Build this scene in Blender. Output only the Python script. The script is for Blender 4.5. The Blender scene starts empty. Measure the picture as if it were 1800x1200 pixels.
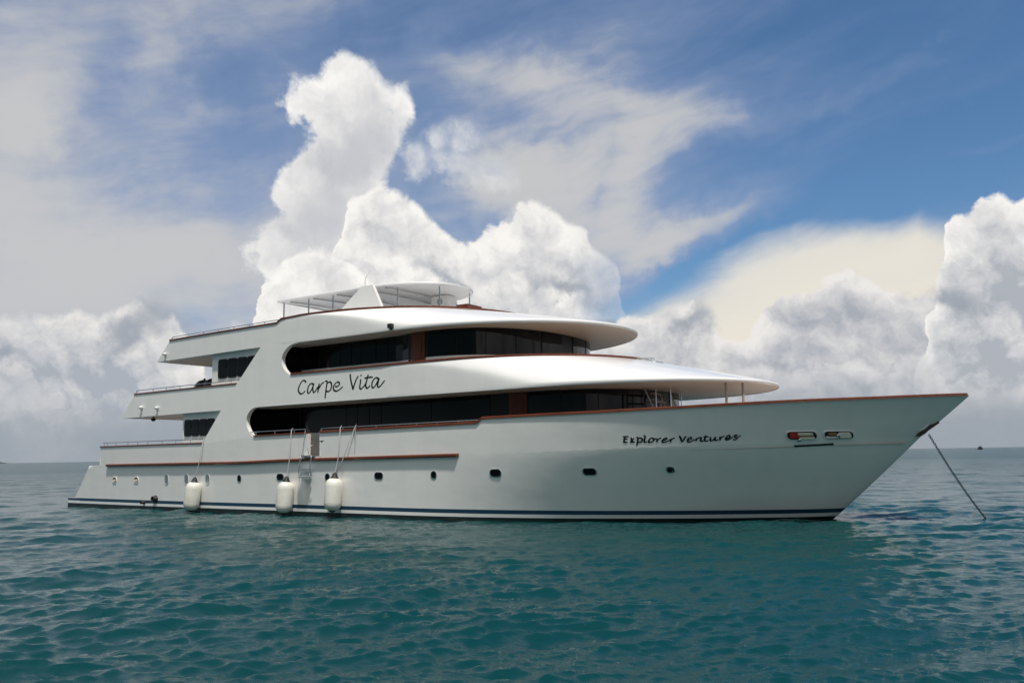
import bpy, bmesh, math, random
import numpy as np
from mathutils import Vector, Matrix
from mathutils.geometry import tessellate_polygon

scene = bpy.context.scene
col = scene.collection
rad = math.radians

# ------------------------------------------------------------------ camera
FPX = 1510.0                                   # focal length in pixels of an 1800 px wide frame
HEAD, ROLL = rad(33.2), math.atan(.01598)
PITCH = math.atan(199.2 * math.cos(ROLL) / FPX)
CAM = Vector((38.6, -26.0, 2.0))
Dh = Vector((-math.sin(HEAD), math.cos(HEAD), 0))
Rh = Vector((math.cos(HEAD), math.sin(HEAD), 0))
Up = Vector((0, 0, 1))
Fw = Dh * math.cos(PITCH) + Up * math.sin(PITCH)
Vv = -Dh * math.sin(PITCH) + Up * math.cos(PITCH)
ImR = Rh * math.cos(ROLL) - Vv * math.sin(ROLL)
ImU = Rh * math.sin(ROLL) + Vv * math.cos(ROLL)
cd = bpy.data.cameras.new("camera")
cam = bpy.data.objects.new("camera", cd)
col.objects.link(cam)
cam.matrix_world = Matrix(((ImR.x, ImU.x, -Fw.x, CAM.x), (ImR.y, ImU.y, -Fw.y, CAM.y), (ImR.z, ImU.z, -Fw.z, CAM.z), (0, 0, 0, 1)))
cd.sensor_width = 36
cd.lens = 36 * FPX / 1800
cd.clip_start = .5
cd.clip_end = 60000
scene.camera = cam
scene.view_settings.view_transform = 'Standard'
scene.view_settings.look = 'None'
scene.view_settings.exposure = .05
scene.view_settings.gamma = 1
scene.cycles.sample_clamp_direct = 4
scene.cycles.sample_clamp_indirect = 4

# ------------------------------------------------------------------ sun
SUN_EL, SUN_AZ = rad(66), math.atan2(math.cos(rad(41)), -math.sin(rad(41)))      # azimuth measured from +Y towards +X
sun_dir = Vector((math.sin(SUN_AZ) * math.cos(SUN_EL), math.cos(SUN_AZ) * math.cos(SUN_EL), math.sin(SUN_EL)))
sl = bpy.data.lights.new("sun", 'SUN')
sl.energy = 3.5
sl.angle = rad(3)
sl.color = (1, .95, .88)
sun = bpy.data.objects.new("sun", sl)
col.objects.link(sun)
sun.rotation_euler = (-sun_dir).to_track_quat('-Z', 'Y').to_euler()
sun.location = (0, 0, 60)

# ------------------------------------------------------------------ sky
world = bpy.data.worlds.new("World")
scene.world = world
world.use_nodes = True
world.cycles.sampling_method = "MANUAL"
world.cycles.sample_map_resolution = 512
nt = world.node_tree
nt.nodes.clear()
BG = .1

class N:
    """a value in the node tree; arithmetic on it adds Math nodes"""
    def __init__(s, sock): s.s = sock
    def _m(op, *a, clamp=False):
        n = nt.nodes.new('ShaderNodeMath'); n.operation = op; n.use_clamp = clamp
        for i, v in enumerate(a):
            if isinstance(v, N): nt.links.new(v.s, n.inputs[i])
            else: n.inputs[i].default_value = v
        return N(n.outputs[0])
    def __add__(s, o): return N._m('ADD', s, o)
    __radd__ = __add__
    def __sub__(s, o): return N._m('SUBTRACT', s, o)
    def __rsub__(s, o): return N._m('SUBTRACT', o, s)
    def __mul__(s, o): return N._m('MULTIPLY', s, o)
    __rmul__ = __mul__
    def __truediv__(s, o): return N._m('DIVIDE', s, o)
    def clamp(s): return N._m('ADD', s, 0.0, clamp=True)
    def max(s, o): return N._m('MAXIMUM', s, o)
    def min(s, o): return N._m('MINIMUM', s, o)
    def exp(s): return N._m('EXPONENT', s)

def smooth(v, lo, hi, a=0., b=1.):
    n = nt.nodes.new('ShaderNodeMapRange'); n.interpolation_type = 'SMOOTHSTEP'
    nt.links.new(v.s, n.inputs['Value'])
    for k, x in (('From Min', lo), ('From Max', hi), ('To Min', a), ('To Max', b)):
        if isinstance(x, N): nt.links.new(x.s, n.inputs[k])
        else: n.inputs[k].default_value = x
    return N(n.outputs[0])

def vec(x, y, z=0.):
    n = nt.nodes.new('ShaderNodeCombineXYZ')
    for i, v in enumerate((x, y, z)):
        if isinstance(v, N): nt.links.new(v.s, n.inputs[i])
        else: n.inputs[i].default_value = v
    return n.outputs[0]

def noise(v, scale, detail=4, rough=.5, w=0.):
    n = nt.nodes.new('ShaderNodeTexNoise'); n.noise_dimensions = '2D'
    nt.links.new(v, n.inputs['Vector'])
    n.inputs['Scale'].default_value = scale; n.inputs['Detail'].default_value = detail; n.inputs['Roughness'].default_value = rough
    return N(n.outputs[0])

def voro(v, scale, detail, rough, lac=2.1):
    n = nt.nodes.new('ShaderNodeTexVoronoi'); n.voronoi_dimensions = '2D'; n.feature = 'F1'; n.normalize = True
    nt.links.new(v, n.inputs['Vector'])
    n.inputs['Scale'].default_value = scale; n.inputs['Detail'].default_value = detail
    n.inputs['Roughness'].default_value = rough; n.inputs['Lacunarity'].default_value = lac
    return 1 - N(n.outputs['Distance'])

def lin(c):
    return tuple(((x / 255) / 12.92 if x / 255 <= .04045 else ((x / 255 + .055) / 1.055) ** 2.4) for x in c)

def rgb(c):
    n = nt.nodes.new('ShaderNodeRGB'); n.outputs[0].default_value = tuple(x / BG for x in lin(c)) + (1,)
    return n.outputs[0]

def mix(a, b, f):
    n = nt.nodes.new('ShaderNodeMix'); n.data_type = 'RGBA'; n.clamp_factor = True
    ins = [s for s in n.inputs if s.type == 'RGBA']; fac = n.inputs[0]
    nt.links.new(a, ins[0]); nt.links.new(b, ins[1])
    if isinstance(f, N): nt.links.new(f.s, fac)
    else: fac.default_value = f
    return [s for s in n.outputs if s.type == 'RGBA'][0]

def sky_uv(px, py):
    """photo pixel -> azimuth from the heading and elevation of that line of sight (the sky is at infinity)"""
    d = (Fw + ImR * ((px - 900) / FPX) + ImU * ((600 - py) / FPX)).normalized()
    return math.atan2(d.dot(Rh), d.dot(Dh)), math.asin(d.z)

def curve(u, pts):
    """cloud-top elevation over azimuth"""
    n = nt.nodes.new('ShaderNodeFloatCurve')      # (falls away at both ends of the bank)
    c = n.mapping.curves[0]
    pts = sorted(pts)
    q = sorted([sky_uv(*p) for p in pts] + [sky_uv(pts[0][0] - 70, 960), sky_uv(pts[-1][0] + 60, 960)])
    q = [((a + .7) / 1.4, e / .6) for a, e in q]
    while len(c.points) > 2: c.points.remove(c.points[-1])
    c.points[0].location = q[0]; c.points[1].location = q[-1]
    for p in q[1:-1]: c.points.new(*p)
    for p in c.points: p.handle_type = 'VECTOR'
    n.mapping.extend = 'HORIZONTAL'
    n.mapping.use_clip = False
    n.mapping.update()
    nt.links.new(((u + .7) / 1.4).s, n.inputs['Value'])
    return N(n.outputs[0]) * .6

tc = nt.nodes.new('ShaderNodeTexCoord')
sep = nt.nodes.new('ShaderNodeSeparateXYZ')
nt.links.new(tc.outputs['Generated'], sep.inputs[0])
dx, dy, dz = (N(o) for o in sep.outputs)
U = N._m('ARCTAN2', dx * Rh.x + dy * Rh.y, dx * Dh.x + dy * Dh.y)
W = N._m('ARCSINE', dz.max(-1).min(1))

sky = nt.nodes.new('ShaderNodeTexSky')
sky.sky_type = 'NISHITA'
sky.sun_disc = False
sky.sun_elevation = SUN_EL
sky.sun_rotation = SUN_AZ
sky.air_density = 1.0
sky.dust_density = .6
sky.ozone_density = 2.0

P0 = vec(U, W)
wn1 = noise(P0, 7, 3, .5) - .5
wn2 = noise(vec(U + 5.3, W + 2.1), 7, 3, .5) - .5
wf1 = noise(vec(U + 1.3, W + 7.1), 34, 6, .58) - .5
wf2 = noise(vec(U + 9.3, W + 3.1), 34, 6, .58) - .5
Uc, Wc = U + wn1 * .03 + wf1 * .022, W + wn2 * .03 + wf2 * .022
Pb = vec(Uc, Wc)
Pl = vec(Uc + .006, Wc + .014)
B1 = voro(Pb, 13, 5.0, .58)
B2 = voro(Pl, 13, 5.0, .58)
Big = voro(vec(Uc + 3.1, Wc + 1.7), 7.5, 1.5, .5)
Big2 = voro(vec(Uc + 3.112, Wc + 1.726), 7.5, 1.5, .5)
lit = (B1 - B2) + (Big - Big2) * .8                  # >0 where the puff faces the light
fine = wf1 + wf2
puff = (B1 - .72) + (Big - .7) * .7

# high thin veil: stretched wisps
hz = noise(vec(U * .9 - W * .6 + wn1 * .22, W * 2.4 + U * .7 + wn2 * .2), 2.4, 6, .48)
hz3 = noise(vec((U * .97 + W * .25) * 1.1 + wn1 * .08, (W * .97 - U * .25) * 8 + wn2 * .5), 2.3, 6, .56)      # combed streaks
hz2 = noise(vec(U * 1.4 + 4 + W * 1.2, W * 5 - U * 1.2 + wn1 * .25), 3.0, 6, .55)

def blob(px, py, rx, ry, rot=0., warp=.05):
    """soft ellipse of sky around a direction (radii in photo pixels)"""
    a, e = sky_uv(px, py)
    x, y = U + wn1 * warp + wf1 * warp * .4 - a, W + wn2 * warp + wf2 * warp * .4 - e
    c, s = math.cos(rad(rot)), math.sin(rad(rot))
    X, Y = (x * c + y * s) * (FPX / rx), (y * c - x * s) * (FPX / ry)
    return (X * X + Y * Y) * -1.0

def soft(*blobs):
    r = None
    for b in blobs:
        g = b.exp()
        r = g if r is None else r.max(g)
    return r

# veil
base = smooth(U + W * .3, -.30, .60, .54, .19)
veil = (base + (hz - .5) * .42 + (hz2 - .5) * .40)
veil = veil + (hz3 - .52) * smooth(U, -.5, .25, .30, .75)
veil = veil + smooth(W, .03, .20, .30, 0.)
veil = veil + soft(blob(180, 450, 430, 125, -3, .08), blob(40, 225, 75, 60, 10, .1)) * .55 + soft(blob(40, 60, 130, 110, 20, .12), blob(290, 130, 120, 60, -40, .12)) * .22
veil = veil - soft(blob(640, 50, 150, 50, 10, .1), blob(420, 180, 80, 70, 30, .1)) * .25
veil = veil + soft(blob(1090, 350, 105, 130, -25, .06), blob(960, 320, 150, 100, 0, .1)) * .72 + soft(blob(960, 150, 280, 46, -14, .08)) * .34
veil = veil + soft(blob(1210, 405, 170, 36, 26, .06)) * .62 + soft(blob(1420, 190, 240, 16, 13, .06), blob(1250, 235, 150, 30, 15, .1), blob(1790, 250, 140, 8, 3, .04)) * .22
veil = veil - soft(blob(1620, 230, 300, 190, 10, .12)) * .18
veil = veil - soft(blob(1270, 440, 160, 16, 24, .05)) * .6
veil = smooth(veil, -.10, 1.10, 0., .96)
tint = nt.nodes.new('ShaderNodeMix'); tint.data_type = 'RGBA'; tint.blend_type = 'MULTIPLY'
tint.inputs[0].default_value = 1
ti = [s for s in tint.inputs if s.type == 'RGBA']
nt.links.new(sky.outputs[0], ti[0]); ti[1].default_value = (.60, .84, 1.0, 1)
c = [s for s in tint.outputs if s.type == 'RGBA'][0]
vcol = mix(rgb((152, 164, 192)), rgb((197, 197, 198)), smooth(veil + (hz2 - .5) * .5 + (hz3 - .5) * .3, .38, .98))
c = mix(c, vcol, veil)
# horizon murk
c = mix(c, rgb((158, 164, 172)), (W.max(0) * -16).exp() * .85)
# unseen sky behind and overhead, invented to light the hull: bright high, dull low
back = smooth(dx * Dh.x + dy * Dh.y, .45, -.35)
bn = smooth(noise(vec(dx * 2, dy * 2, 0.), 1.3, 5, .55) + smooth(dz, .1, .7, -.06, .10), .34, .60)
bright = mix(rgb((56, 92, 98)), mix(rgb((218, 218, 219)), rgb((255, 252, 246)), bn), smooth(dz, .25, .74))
bright = mix(bright, rgb((150, 172, 208)), smooth(dz, .74, .97))            # unseen blue overhead, added to dim the light on the roofs
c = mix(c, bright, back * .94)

def cumulus(c, pts, amp, edge, depth, floor, gain, lo, hi, keep=1., warm=0.):
    """one bank of cumulus: pts is its skyline in photo pixels"""
    H = (curve(Uc, pts) if isinstance(pts, list) else pts) - Wc * (1. if isinstance(pts, list) else 0.) + puff * amp + fine * (amp * .5)
    al = smooth(H, 0., edge) * keep
    L = (lit * gain + (H.max(0) * (-1 / depth)).exp() * (1 - floor) + floor + puff * .5 + fine * .12).clamp()
    return mix(c, mix(rgb(lo), rgb(hi), L), al)

LIT, SH = (246, 243, 238), (176, 180, 188)
# far cream anvil
aH = curve(U + wn1 * .03, [(900, 760), (1000, 640), (1060, 575), (1110, 545), (1170, 512), (1235, 476), (1300, 445), (1340, 425), (1400, 412), (1500, 404), (1590, 396), (1622, 386), (1640, 400), (1700, 416), (1900, 470)]) - W + fine * .006 + (hz2 - .5) * .035
c = mix(c, mix(rgb((222, 219, 212)), rgb((233, 226, 212)), smooth(aH + (hz3 - .5) * .10, -.01, .07)), smooth(aH + (hz3 - .5) * .03, -.016, .026) * smooth(U, .02, .16) * .95)

# grey back bank
c = cumulus(c, [(-200, 560), (0, 548), (60, 546), (110, 540), (140, 532), (175, 544), (190, 527), (215, 515), (240, 519), (255, 535), (280, 552), (300, 547), (318, 575), (335, 598), (350, 640), (365, 700), (380, 640), (392, 580), (404, 564), (422, 556), (440, 566), (455, 620), (480, 720), (540, 780)],
            .028, .012, .030, .08, 2.0, (168, 174, 184), (243, 239, 233), keep=.97)
# tall tower, heaped from rounded masses
def heap(*ell):
    r = None
    for px, py, rx, ry in ell:
        a, e = sky_uv(px, py)
        x, y = (Uc - a) * (FPX / rx), (Wc - e) * (FPX / ry)
        h = (1 - N._m('SQRT', x * x + y * y)) * (min(rx, ry) / FPX)
        r = h if r is None else N._m('SMOOTH_MAX', r, h, .012)
    return r
c = cumulus(c, heap((608, 160, 70, 76), (556, 180, 56, 52), (524, 190, 40, 26), (660, 178, 40, 38), (700, 200, 28, 46), (620, 250, 92, 100), (590, 340, 104, 110), (520, 330, 50, 48), (545, 440, 110, 70)),
            .032, .013, .026, .30, 1.5, (188, 190, 196), (247, 245, 241))
c = mix(c, rgb((192, 193, 199)), soft(blob(612, 260, 62, 80, 0, .1), blob(570, 375, 90, 80, 0, .1)) * .85)
# loose small cumulus right of the tower
c = cumulus(c, heap((728, 292, 44, 52), (766, 248, 46, 34), (822, 248, 60, 36), (815, 302, 104, 48), (872, 302, 60, 46)),
            .030, .022, .022, .30, 1.1, (178, 186, 200), (232, 231, 229), keep=.9)
# bright middle mass
c = cumulus(c, [(560, 520), (590, 450), (608, 380), (618, 342), (640, 326), (672, 318), (700, 332), (722, 350), (750, 372), (785, 392), (806, 412), (826, 424), (850, 404), (880, 376), (905, 360), (926, 346), (950, 354), (985, 374), (1018, 386), (1028, 418), (1058, 448), (1076, 462), (1086, 520), (1120, 620), (1200, 720)],
            .032, .010, .050, .34, 2.0, (182, 185, 192), LIT, keep=smooth(U, sky_uv(1090, 480)[0], sky_uv(990, 480)[0], .25, 1.))
# nearer heap behind the flybridge
c = cumulus(c, [(430, 640), (452, 545), (464, 490), (490, 466), (520, 440), (548, 428), (574, 438), (610, 452), (634, 474), (660, 505), (720, 520), (780, 540), (860, 640)],
            .026, .010, .050, .50, 1.8, (194, 195, 199), (249, 246, 241))
# right bank, far then near
c = cumulus(c, [(1040, 600), (1090, 556), (1130, 544), (1152, 538), (1180, 528), (1212, 524), (1238, 542), (1254, 578), (1268, 598), (1300, 604), (1322, 590), (1338, 560), (1354, 530), (1374, 514), (1408, 510), (1446, 510), (1464, 490), (1508, 464), (1526, 488), (1560, 512), (1600, 518), (1640, 498), (1700, 480), (1900, 470)],
            .032, .008, .034, .10, 2.1, (166, 171, 180), (232, 229, 226))
c = cumulus(c, [(1600, 700), (1625, 560), (1645, 470), (1658, 440), (1664, 418), (1672, 382), (1690, 368), (1712, 364), (1736, 344), (1764, 336), (1800, 352), (1850, 330), (1950, 360)],
            .032, .008, .050, .16, 2.0, (172, 177, 185), (245, 242, 238))
# low grey bank with lit knobs
c = cumulus(c, [(1000, 660), (1060, 620), (1120, 600), (1200, 640), (1290, 650), (1330, 640), (1400, 655), (1470, 640), (1560, 640), (1600, 606), (1620, 600), (1640, 622), (1660, 660), (1800, 680), (1900, 690)],
            .026, .014, .022, .10, 1.3, (163, 169, 178), (226, 224, 223), keep=.85)
c = cumulus(c, [(-200, 620), (0, 635), (30, 628), (60, 650), (100, 690), (140, 700), (200, 720), (260, 700), (330, 640), (400, 650), (520, 690)],
            .030, .03, .030, .12, 1.2, (160, 168, 179), (214, 213, 212), keep=.8)
# dark scud in front
scud = soft(blob(235, 585, 62, 34, 8, .10), blob(1662, 522, 52, 30, -8, .10), blob(770, 484, 62, 18, -22, .10), blob(1075, 590, 30, 14, 0, .1), blob(960, 505, 60, 24, 0, .12), blob(30, 625, 40, 18, 0, .1), blob(1210, 575, 32, 40, 0, .1)) + fine * .7
c = mix(c, rgb((148, 156, 168)), smooth(scud, .12, 1.05) * .8)
# murk under the banks, down to the sea line
murk = (smooth(W, .015, .085, 1, 0) + (wn1 + wf1 * .5) * .9).clamp() * smooth(W, .02, .12, 1, 0)
c = mix(c, rgb((152, 160, 169)), murk * .93)
c = mix(c, rgb((40, 70, 80)), smooth(dz, -.004, -.03))      # below the sea line nothing is seen but the sea's own colour
bgn = nt.nodes.new('ShaderNodeBackground')
bgn.inputs['Strength'].default_value = BG
nt.links.new(c, bgn.inputs['Color'])
wo = nt.nodes.new('ShaderNodeOutputWorld')
nt.links.new(bgn.outputs[0], wo.inputs['Surface'])
# ------------------------------------------------------------------ materials
def material(name, color, rough=.5, metal=0., coat=0., spec=.5, ior=1.5, bump=None, vary=None, coat_rough=.03):
    m = bpy.data.materials.new(name); m.use_nodes = True
    t = m.node_tree; p = t.nodes['Principled BSDF']
    p.inputs['Base Color'].default_value = (*color, 1)
    p.inputs['Roughness'].default_value = rough
    p.inputs['Metallic'].default_value = metal
    p.inputs['Coat Weight'].default_value = coat
    p.inputs['Coat Roughness'].default_value = coat_rough
    p.inputs['Specular IOR Level'].default_value = spec
    p.inputs['IOR'].default_value = ior
    co = t.nodes.new('ShaderNodeTexCoord')
    if vary:                                           # (second colour, scale xyz, low, high)
        c2, sc, lo, hi = vary
        mp = t.nodes.new('ShaderNodeMapping'); mp.inputs['Scale'].default_value = sc
        t.links.new(co.outputs['Object'], mp.inputs['Vector'])
        n = t.nodes.new('ShaderNodeTexNoise'); n.inputs['Scale'].default_value = 1; n.inputs['Detail'].default_value = 6
        n.inputs['Roughness'].default_value = .6
        t.links.new(mp.outputs[0], n.inputs['Vector'])
        r = t.nodes.new('ShaderNodeMapRange'); r.inputs['From Min'].default_value = lo; r.inputs['From Max'].default_value = hi
        t.links.new(n.outputs[0], r.inputs['Value'])
        x = t.nodes.new('ShaderNodeMix'); x.data_type = 'RGBA'
        ins = [s for s in x.inputs if s.type == 'RGBA']
        ins[0].default_value = (*color, 1); ins[1].default_value = (*c2, 1)
        t.links.new(r.outputs[0], x.inputs[0])
        t.links.new([s for s in x.outputs if s.type == 'RGBA'][0], p.inputs['Base Color'])
    if bump:                                           # (scale xyz, strength, distance)
        sc, st, di = bump
        mp = t.nodes.new('ShaderNodeMapping'); mp.inputs['Scale'].default_value = sc
        t.links.new(co.outputs['Object'], mp.inputs['Vector'])
        n = t.nodes.new('ShaderNodeTexNoise'); n.inputs['Scale'].default_value = 1; n.inputs['Detail'].default_value = 2
        t.links.new(mp.outputs[0], n.inputs['Vector'])
        b = t.nodes.new('ShaderNodeBump'); b.inputs['Strength'].default_value = st; b.inputs['Distance'].default_value = di
        t.links.new(n.outputs[0], b.inputs['Height']); t.links.new(b.outputs[0], p.inputs['Normal'])
    return m

M = dict(
    white=material('white_gelcoat', (.845, .83, .805), .12, bump=((1.0, 1.0, 1.6), .3, .03), vary=((.81, .795, .77), (2.2, 2.2, .3), .42, .72)),
    roof=material('white_roof_paint', (.66, .66, .65), .3, vary=((.63, .625, .61), (.6, .6, .6), .35, .75)),
    soffit=material('white_soffit', (.80, .78, .75), .35),
    canopy=material('canopy_white', (.78, .77, .76), .4),
    navy=material('navy_stripe', (.018, .055, .10), .2),
    antifoul=material('black_antifouling', (.008, .014, .018), .45, vary=((.02, .035, .03), (2, 2, 6), .45, .7)),
    wood=material('varnished_mahogany', (.17, .047, .022), .25, vary=((.11, .03, .014), (1.2, 8, 8), .4, .65)),
    door=material('mahogany_door', (.17, .052, .026), .35, spec=.25, vary=((.11, .032, .016), (9, 9, 1.2), .4, .65)),
    teak=material('teak_deck', (.40, .26, .16), .6, vary=((.33, .20, .12), (.8, 14, 1), .4, .65)),
    glass=material('dark_tinted_glass', (.005, .005, .006), .04, spec=.22),
    black=material('black_gap', (.008, .008, .009), .5),
    steel=material('polished_steel', (.62, .62, .62), .18, 1),
    dullsteel=material('brushed_steel_plate', (.36, .40, .42), .4, .6),
    letter=material('black_lettering', (.006, .007, .009), .3),
    fender=material('fender_vinyl', (.80, .77, .70), .35, vary=((.66, .62, .53), (3, 3, 3), .42, .75)),
    rope=material('grey_rope', (.42, .42, .42), .8),
    rubber=material('black_rubber', (.012, .013, .014), .6),
    red=material('red_gear', (.50, .02, .02), .4),
    cream=material('cream_gear', (.84, .79, .66), .5),
    post=material('taupe_post_paint', (.40, .34, .31), .35),
    tan=material('tan_inside', (.34, .17, .08), .5),
    lamp=material('white_lamp_housing', (.78, .78, .77), .3),
    chain=material('galvanised_chain', (.05, .065, .075), .5, .4),
    grill=material('dark_enamel', (.02, .025, .026), .3),
    grillgrey=material('grey_enamel', (.13, .15, .15), .35),
    anchor=material('anchor_steel', (.12, .075, .07), .5, .5),
    farhull=material('weathered_dark_hull', (.035, .03, .04), .7),
    farcabin=material('weathered_grey_cabin', (.16, .15, .17), .7),
    bush=material('dark_island_scrub', (.045, .06, .055), .9),
)

# ------------------------------------------------------------------ mesh helpers
class MB:
    def __init__(s): s.v, s.f, s.mi, s.sm, s.mats = [], [], [], [], []
    def m(s, key):
        if key not in s.mats: s.mats.append(key)
        return s.mats.index(key)
    def add(s, vs, fs, key, smooth=False):
        o = len(s.v); k = s.m(key)
        s.v += [tuple(p) for p in vs]
        for f in fs: s.f.append(tuple(i + o for i in f)); s.mi.append(k); s.sm.append(smooth)
    def grid(s, rows, key, smooth=True, closed=False, skip=None, keys=None):
        """rows of equally many points -> quads; keys(i, j) may give another material, skip(i, j) leaves a quad out"""
        o = len(s.v); n = len(rows[0])
        for r in rows: s.v += [tuple(p) for p in r]
        for i in range(len(rows) - 1):
            for j in range(n if closed else n - 1):
                if skip and skip(i, j): continue
                a, b_ = o + i * n + j, o + i * n + (j + 1) % n
                s.f.append((a, b_, b_ + n, a + n)); s.sm.append(smooth)
                s.mi.append(s.m(keys(i, j) if keys else key))
    def box(s, x0, x1, y0, y1, z0, z1, key):
        v = [(x, y, z) for z in (z0, z1) for y in (y0, y1) for x in (x0, x1)]
        s.add(v, [(0, 2, 3, 1), (4, 5, 7, 6), (0, 1, 5, 4), (2, 6, 7, 3), (0, 4, 6, 2), (1, 3, 7, 5)], key)
    def tube(s, pts, r, key, n=8, cap=True):
        pts = [Vector(p) for p in pts]; rows = []
        for i, p in enumerate(pts):
            d = (pts[min(i + 1, len(pts) - 1)] - pts[max(i - 1, 0)]).normalized()
            a = d.cross(Vector((0, 0, 1)) if abs(d.z) < .9 else Vector((1, 0, 0))).normalized(); b_ = d.cross(a)
            rr = r[i] if isinstance(r, (list, tuple)) else r
            rows.append([p + (a * math.cos(t) + b_ * math.sin(t)) * rr for t in [2 * math.pi * k / n for k in range(n)]])
        s.grid(rows, key, True, True)
        if cap:
            s.add(rows[0], [tuple(range(n))], key); s.add(rows[-1], [tuple(range(n))[::-1]], key)
    def bar(s, pts, w, h, key, closed=False):
        """rectangular moulding along a path; w across (horizontal), h up; the path runs along its underside centre"""
        pts = [Vector(p) for p in pts]; rows = []; L = len(pts)
        for i, p in enumerate(pts):
            q = (pts[(i + 1) % L] if closed or i < L - 1 else p) - (pts[i - 1] if closed or i else p)
            d = Vector((q.x, q.y, 0))
            if d.length < 1e-6: d = Vector((1, 0, 0))
            d.normalize(); a = Vector((-d.y, d.x, 0))
            rows.append([p - a * w / 2, p - a * w / 2 + Up * h * .8, p - a * w * .36 + Up * h, p + a * w * .36 + Up * h, p + a * w / 2 + Up * h * .8, p + a * w / 2])
        if closed: rows.append(rows[0])
        s.grid(rows, key, False, True)
        if not closed:
            s.add(rows[0], [(0, 1, 2, 3, 4, 5)], key); s.add(rows[-1], [(5, 4, 3, 2, 1, 0)], key)
    def lathe(s, prof, o, ax, key, n=20):
        """prof: (distance along the axis, radius)"""
        o, ax = Vector(o), Vector(ax).normalized()
        a = ax.orthogonal().normalized(); b_ = ax.cross(a)
        s.grid([[o + ax * h + (a * math.cos(t) + b_ * math.sin(t)) * r for t in [2 * math.pi * k / n for k in range(n)]] for h, r in prof], key, True, True)
    def prism(s, poly, d, key):
        """flat outline (3-D points) pushed along d"""
        n = len(poly); p = [Vector(q) for q in poly]; d = Vector(d)
        s.add(p + [q + d for q in p], [tuple(range(n)), tuple(range(n, 2 * n))[::-1]] + [(i, i + n, (i + 1) % n + n, (i + 1) % n) for i in range(n)], key)
    def build(s, name, parent=None, fix=True, weld=False):
        me = bpy.data.meshes.new(name)
        me.from_pydata(s.v, [], s.f)
        for k in s.mats: me.materials.append(M[k])
        me.polygons.foreach_set('material_index', s.mi); me.polygons.foreach_set('use_smooth', s.sm)
        me.update()
        if fix or weld:
            bm = bmesh.new(); bm.from_mesh(me)
            if weld: bmesh.ops.remove_doubles(bm, verts=bm.verts, dist=1e-4)
            if fix: bmesh.ops.recalc_face_normals(bm, faces=bm.faces)
            bm.to_mesh(me); bm.free()
        o = bpy.data.objects.new(name, me); col.objects.link(o)
        if parent: o.parent = parent
        return o

def tag(o, label=None, cat=None, group=None, kind=None):
    for k, v in (('label', label), ('category', cat), ('group', group), ('kind', kind)):
        if v: o[k] = v
    return o

def empty(name, loc=(0, 0, 0)):
    o = bpy.data.objects.new(name, None); o.location = loc; o.empty_display_size = .3; col.objects.link(o); return o

def catmull(pts, k=6):
    P = [np.array(p, float) for p in pts]; out = []
    for i in range(len(P) - 1):
        p0, p1, p2, p3 = P[max(i - 1, 0)], P[i], P[i + 1], P[min(i + 2, len(P) - 1)]
        for j in range(k):
            t = j / k
            out.append(tuple(.5 * (2 * p1 + (p2 - p0) * t + (2 * p0 - 5 * p1 + 4 * p2 - p3) * t * t + (3 * p1 - p0 - 3 * p2 + p3) * t ** 3)))
    out.append(tuple(P[-1])); return out

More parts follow.
